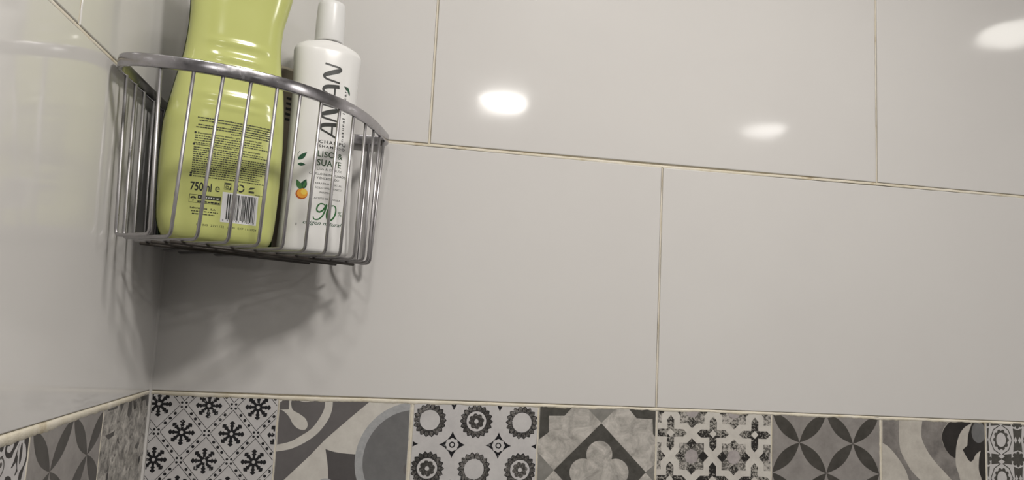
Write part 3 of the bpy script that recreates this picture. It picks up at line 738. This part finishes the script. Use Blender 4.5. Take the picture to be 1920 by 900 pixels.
# barcode
lb.rect(-.0006, .0338, Z(.1755), Z(.2050), 'paper', 1, nx=12, nz=4)
x = .0042; rb = random.Random(11)
while x < .0318:
    w_ = rb.choice((.00035, .00035, .0007, .0010)); lb.rect(x, min(x+w_, .0322), Z(.1785 if rb.random() > .1 else .1778), Z(.2035), 'ink', 2, nz=4); x += w_+rb.choice((.00035, .00035, .0007, .0009))
lb.text('8', .0012, Z(.1768), 'ink', height=.0018, layer=2); lb.text('480102', .0052, Z(.1766), 'ink', height=.0016, width=.0120, layer=2, spacing=1.2); lb.text('218218', .0192, Z(.1766), 'ink', height=.0016, width=.0125, layer=2, spacing=1.2)
lb.text('L11043  22V1122  L08N  EXP 11/2024', -.0213, Z(.1700), 'ink', height=.0019, width=.0560, spacing=1.15)
lb.build('back_label_print', green)['label'] = 'black small print, 750ml mark and white barcode'

# --- white shampoo bottle
WZ = .1540
sh = lambda L_: [(z-WZ, x) for z, x in L_]
wl = sh([(.154, -.031), (.1553, -.0352), (.158, -.0372), (.165, -.0378), (.185, -.0371), (.2195, -.0362), (.2545, -.0357), (.29, -.0352), (.3138, -.0346), (.3436, -.0351), (.357, -.0358), (.3685, -.0366), (.376, -.0368), (.3815, -.0345), (.3855, -.0285), (.3880, -.0200), (.3895, -.0140)])
wr = [(z, -x) for z, x in wl]
wt = [(0, .016), (.0013, .0195), (.004, .0220), (.02, .0232), (.10, .0232), (.19, .0225), (.212, .0215), (.222, .0205), (.2275, .0185), (.2315, .0160), (.2340, .0145), (.2355, .0135)]
white = empty('shampoo_bottle', (.1675, -.0655, WZ), 'white shampoo bottle with a white cap and vertical black lettering, right in the wire shelf', 'bottle', rz=math.radians(18))
WBt = Bottle((wl, wr), wt, 2.25)
WBt.body('bottle_body', [0, .0004, .001, .002, .0035, .006, .010] + zrange(.016, .219, 60) + zrange(.2205, .2355, 22), M['white_plastic'], white, 96)
lathe('cap', [(.0152, .2358), (.0158, .2362), (.0160, .2370), (.0158, .259), (.0151, .2770), (.0146, .2805), (.0135, .2818), (.0110, .2826), (.004, .2830)], M['cap_plastic'], white, seg=48)
lb = Label(WBt); Z = lambda z: z-WZ
# big vertical word, drawn with round-cornered strokes; baseline at right, reading upwards
XB, XT = .0100, -.0070                                     # letter foot and letter top (s)
def letter(kind, z0, z1):
    d = z1-z0; H = XB-XT
    Q = lambda a_, h: (XB-h*H, Z(z0+a_*d))
    if kind == 'A':
        pts = [Q(0, 0), Q(.28, .62), Q(.40, .90), Q(.50, 1.0), Q(.64, .96), Q(.74, .80), Q(.80, .5), Q(.86, 0)]
        P_ = catmull([Vector((*q, 0)) for q in pts], 4); wd = [.0021+.0022*min(1, max(0, (i/len(P_)-.35)/.3)) for i in range(len(P_))]
        lb.stroke([tuple(p_) for p_ in P_], wd, 'ink'); lb.stroke([Q(.14, .28), Q(.80, .28)], .0019, 'ink')
    elif kind == 'N':
        pts = [Q(.04, 0), Q(.10, .5), Q(.16, .86), Q(.26, 1.0), Q(.38, .94), Q(.56, .50), Q(.72, .08), Q(.82, .0), Q(.90, .12), Q(.94, .5), Q(1.0, 1.0)]
        P_ = catmull([Vector((*q, 0)) for q in pts], 4); wd = [.0021+.0030*math.exp(-((i/len(P_)-.5)/.17)**2) for i in range(len(P_))]
        lb.stroke([tuple(p_) for p_ in P_], wd, 'ink')
    else: lb.stroke([Q(.5, 0), Q(.5, 1)], .0029, 'ink')
for kd, z0, z1 in (('A', .2800, .2965), ('N', .2975, .3145), ('I', .3155, .3195), ('A', .3215, .3390), ('N', .3400, .3600)): letter(kd, z0, z1)
lb.text('natural haircare', .0186, Z(.2770), 'ink', height=.0028, width=.0620, rot=True, spacing=1.25, bold=.02)
def leafshape(x, z, L_, W_, ang, mat, layer=1):
    d = Vector((math.cos(ang), math.sin(ang))); q = Vector((-d.y, d.x)); o_ = Vector((x, z)); n = 8
    P_ = [tuple(o_+d*L_*t/n+q*k_*W_*(math.sin(PI*(t/n)**.8) if 0 < t < n else .02)) for t in range(n+1) for k_ in (-1, -.33, .33, 1)]
    lb.add(P_, [(4*t+k_, 4*t+k_+1, 4*t+k_+5, 4*t+k_+4) for t in range(n) for k_ in range(3)], mat, layer)
leafshape(.0215, Z(.3350), .0075, .0018, 2.6, 'leaf'); leafshape(.0225, Z(.3300), .0100, .0012, 1.9, 'leaf')
lb.text('CHAMP\u00da', -.0072, Z(.2722), 'ink', height=.0034, width=.0290, bold=.02, spacing=1.25)
lb.text('SHAMPOO', -.0072, Z(.2676), 'ink', height=.0026, width=.0285, bold=.025, spacing=1.25)
lb.text('LISO &', -.0078, Z(.2575), 'green_grey', height=.0062, width=.0272, bold=.01, spacing=1.05)
lb.text('SUAVE', -.0078, Z(.2480), 'green_grey', height=.0066, width=.0262, bold=.012, spacing=1.05)
lb.text('LISS & DOUX', -.0074, Z(.2432), 'ink_grey', height=.0023, width=.0270)
lb.text('CABELLO INDISCIPLINADO', -.0150, Z(.2378), 'ink_grey', height=.0022, width=.0400, bold=.01)
lb.text('Y ENCRESPADO', -.0072, Z(.2334), 'ink_grey', height=.0023, width=.0245, bold=.01)
lb.text('KERATINA VEGETAL', -.0080, Z(.2280), 'ink_grey', height=.0019, width=.0290)
lb.text('\u00c1CIDO HIALUR\u00d3NICO', -.0080, Z(.2233), 'ink_grey', height=.0019, width=.0290)
lb.text('PANTENOL', -.0026, Z(.2184), 'ink_grey', height=.0019, width=.0150)
lb.text('ACEITE DE MARULA', -.0082, Z(.2120), 'ink_grey', height=.0019, width=.0288)
lb.text('+', -.0128, Z(.1950), 'green_ink', height=.0040, width=.0022)
# 90 in a brush script
def script(pts, wd, mat='green_ink'):
    P_ = catmull([Vector((x_, Z(z_), 0)) for x_, z_ in pts], 5); n = len(P_)
    lb.stroke([tuple(q) for q in P_], [wd*(.55+.45*math.sin(PI*(i/(n-1)))) for i in range(n)], mat)
script([(.0052, .2035), (.0030, .2070), (-.0010, .2072), (-.0038, .2040), (-.0040, .1998), (-.0012, .1985), (.0022, .2008), (.0048, .2050), (.0058, .2066), (.0046, .2010), (.0020, .1945), (-.0022, .1905), (-.0062, .1905), (-.0074, .1930)], .0018)
script([(.0135, .2070), (.0095, .2050), (.0068, .1995), (.0070, .1930), (.0100, .1905), (.0140, .1935), (.0162, .1995), (.0158, .2050), (.0135, .2070)], .0019)
lb.text('%', .0188, Z(.1963), 'green_ink', height=.0050, width=.0044)
lb.text('origen natural', -.0172, Z(.1848), 'leaf', height=.0040, width=.0415, shear=.35, bold=.006)
leafshape(-.0262, Z(.2520), .0115, .0024, .85, 'leaf'); leafshape(-.0265, Z(.2475), .0075, .0018, -.05, 'leaf'); lb.stroke([(-.0262, Z(.252)), (-.0270, Z(.2590)), (-.0255, Z(.2612))], .0005, 'leaf')
leafshape(-.0215, Z(.2205), .0115, .0024, 2.0, 'leaf2', 2); leafshape(-.0210, Z(.2205), .0120, .0032, 1.25, 'leaf', 1); leafshape(-.0198, Z(.2225), .0085, .0012, 1.2, 'leaf2', 2)
lb.disc(-.0205, Z(.2160), .0058, 'orange2', 1, n=26); lb.disc(-.0199, Z(.2166), .0051, 'orange', 2, n=26); lb.disc(-.0186, Z(.2180), .0030, 'yellow', 3, n=22)
lb.rect(-.0238, -.0231, Z(.1825), Z(.1850), 'ink')
lb.build('front_label_print', white)['label'] = 'black and green lettering with an orange fruit and leaves'

# --- grey carton half hidden between the two bottles
ct = empty('grey_carton', (.1110, -.0410, .1538), 'grey carton half hidden between the green and the white bottle', 'carton', rz=math.radians(38))
v = [(x, y, z) for z in (0, .2085) for y in (-.011, .011) for x in (-.030, .030)]
v += [(-.026, 0, .2155), (.026, 0, .2155)]
mesh('carton_box', v, [(0, 1, 3, 2), (0, 1, 5, 4), (2, 3, 7, 6), (0, 2, 6, 4), (1, 3, 7, 5), (4, 5, 9, 8), (6, 7, 9, 8), (4, 6, 8), (5, 7, 9)], M['carton'], ct)
v = []; f = []
for i in range(5):
    for x0, x1 in ((.008, .014), (.016, .026)):
        z = .175-.006*i; n = len(v); v += [(x0, -.0112, z), (x1, -.0112, z), (x1, -.0112, z+.0028), (x0, -.0112, z+.0028)]; f.append((n, n+1, n+2, n+3))
mesh('carton_print', v, f, M['ink'], ct)

# --- black pump bottle, almost hidden behind the green one
M['black_plastic'] = principled('black_plastic', (.012, .012, .014), .35)
bl = empty('pump_bottle', (.0258, -.0790, .1538), 'slim black pump bottle almost hidden between the green bottle and the left wall', 'bottle')
lathe('bottle_body', [(.0120, 0), (.0132, .001), (.0138, .004), (.0138, .110), (.0134, .118), (.0115, .125), (.0080, .129), (.0066, .131), (.0064, .138)], M['black_plastic'], bl)
lathe('pump_collar', [(.0075, .1382), (.0080, .139), (.0080, .150), (.0070, .152), (.0040, .1522)], M['black_plastic'], bl)
lathe('pump_stem', [(.0025, .1523), (.0025, .172)], M['black_plastic'], bl, seg=20)
lathe('pump_head', [(.0060, .1721), (.0075, .1730), (.0078, .176), (.0070, .1820), (.0030, .1830)], M['black_plastic'], bl)

# ------------------------------------------------------------------ ceiling lamps (some seen as glints in the glazed tiles, the right-wall one added)
trim_m = principled('white_lamp_trim', (.7, .7, .7), .4)
def lamp(x, y, r, rad, col, label):
    t = empty('ceiling_lamp', (x, y, CEIL), label, 'lamp', 'recessed ceiling lamps')
    pr = [(r, -.001), (r+.003, -.004), (r+.010, -.004), (r+.013, -.0002)]
    seg = 40; v = []; f = []
    for q, z in pr: v += [(q*math.cos(2*PI*j/seg), q*math.sin(2*PI*j/seg), z) for j in range(seg)]
    for i in range(1, 4):
        for j in range(seg): f.append(((i-1)*seg+j, (i-1)*seg+(j+1) % seg, i*seg+(j+1) % seg, i*seg+j))
    mesh('trim_ring', v, f, trim_m, t, smooth=True)
    e = bpy.data.materials.new('lamp_glow'); e.use_nodes = True; n_ = e.node_tree.nodes; n_.clear()
    em = n_.new('ShaderNodeEmission'); ou = n_.new('ShaderNodeOutputMaterial'); em.inputs[0].default_value = (*col, 1); em.inputs[1].default_value = rad
    e.node_tree.links.new(em.outputs[0], ou.inputs[0])
    v = [(0, 0, -.0015)]+[(r*math.cos(2*PI*j/seg), r*math.sin(2*PI*j/seg), -.0015) for j in range(seg)]
    o = mesh('lamp_lens', v, [(0, 1+(j+1) % seg, 1+j) for j in range(seg)], e, t, recalc=False)
for q in LAMPS: lamp(*q)
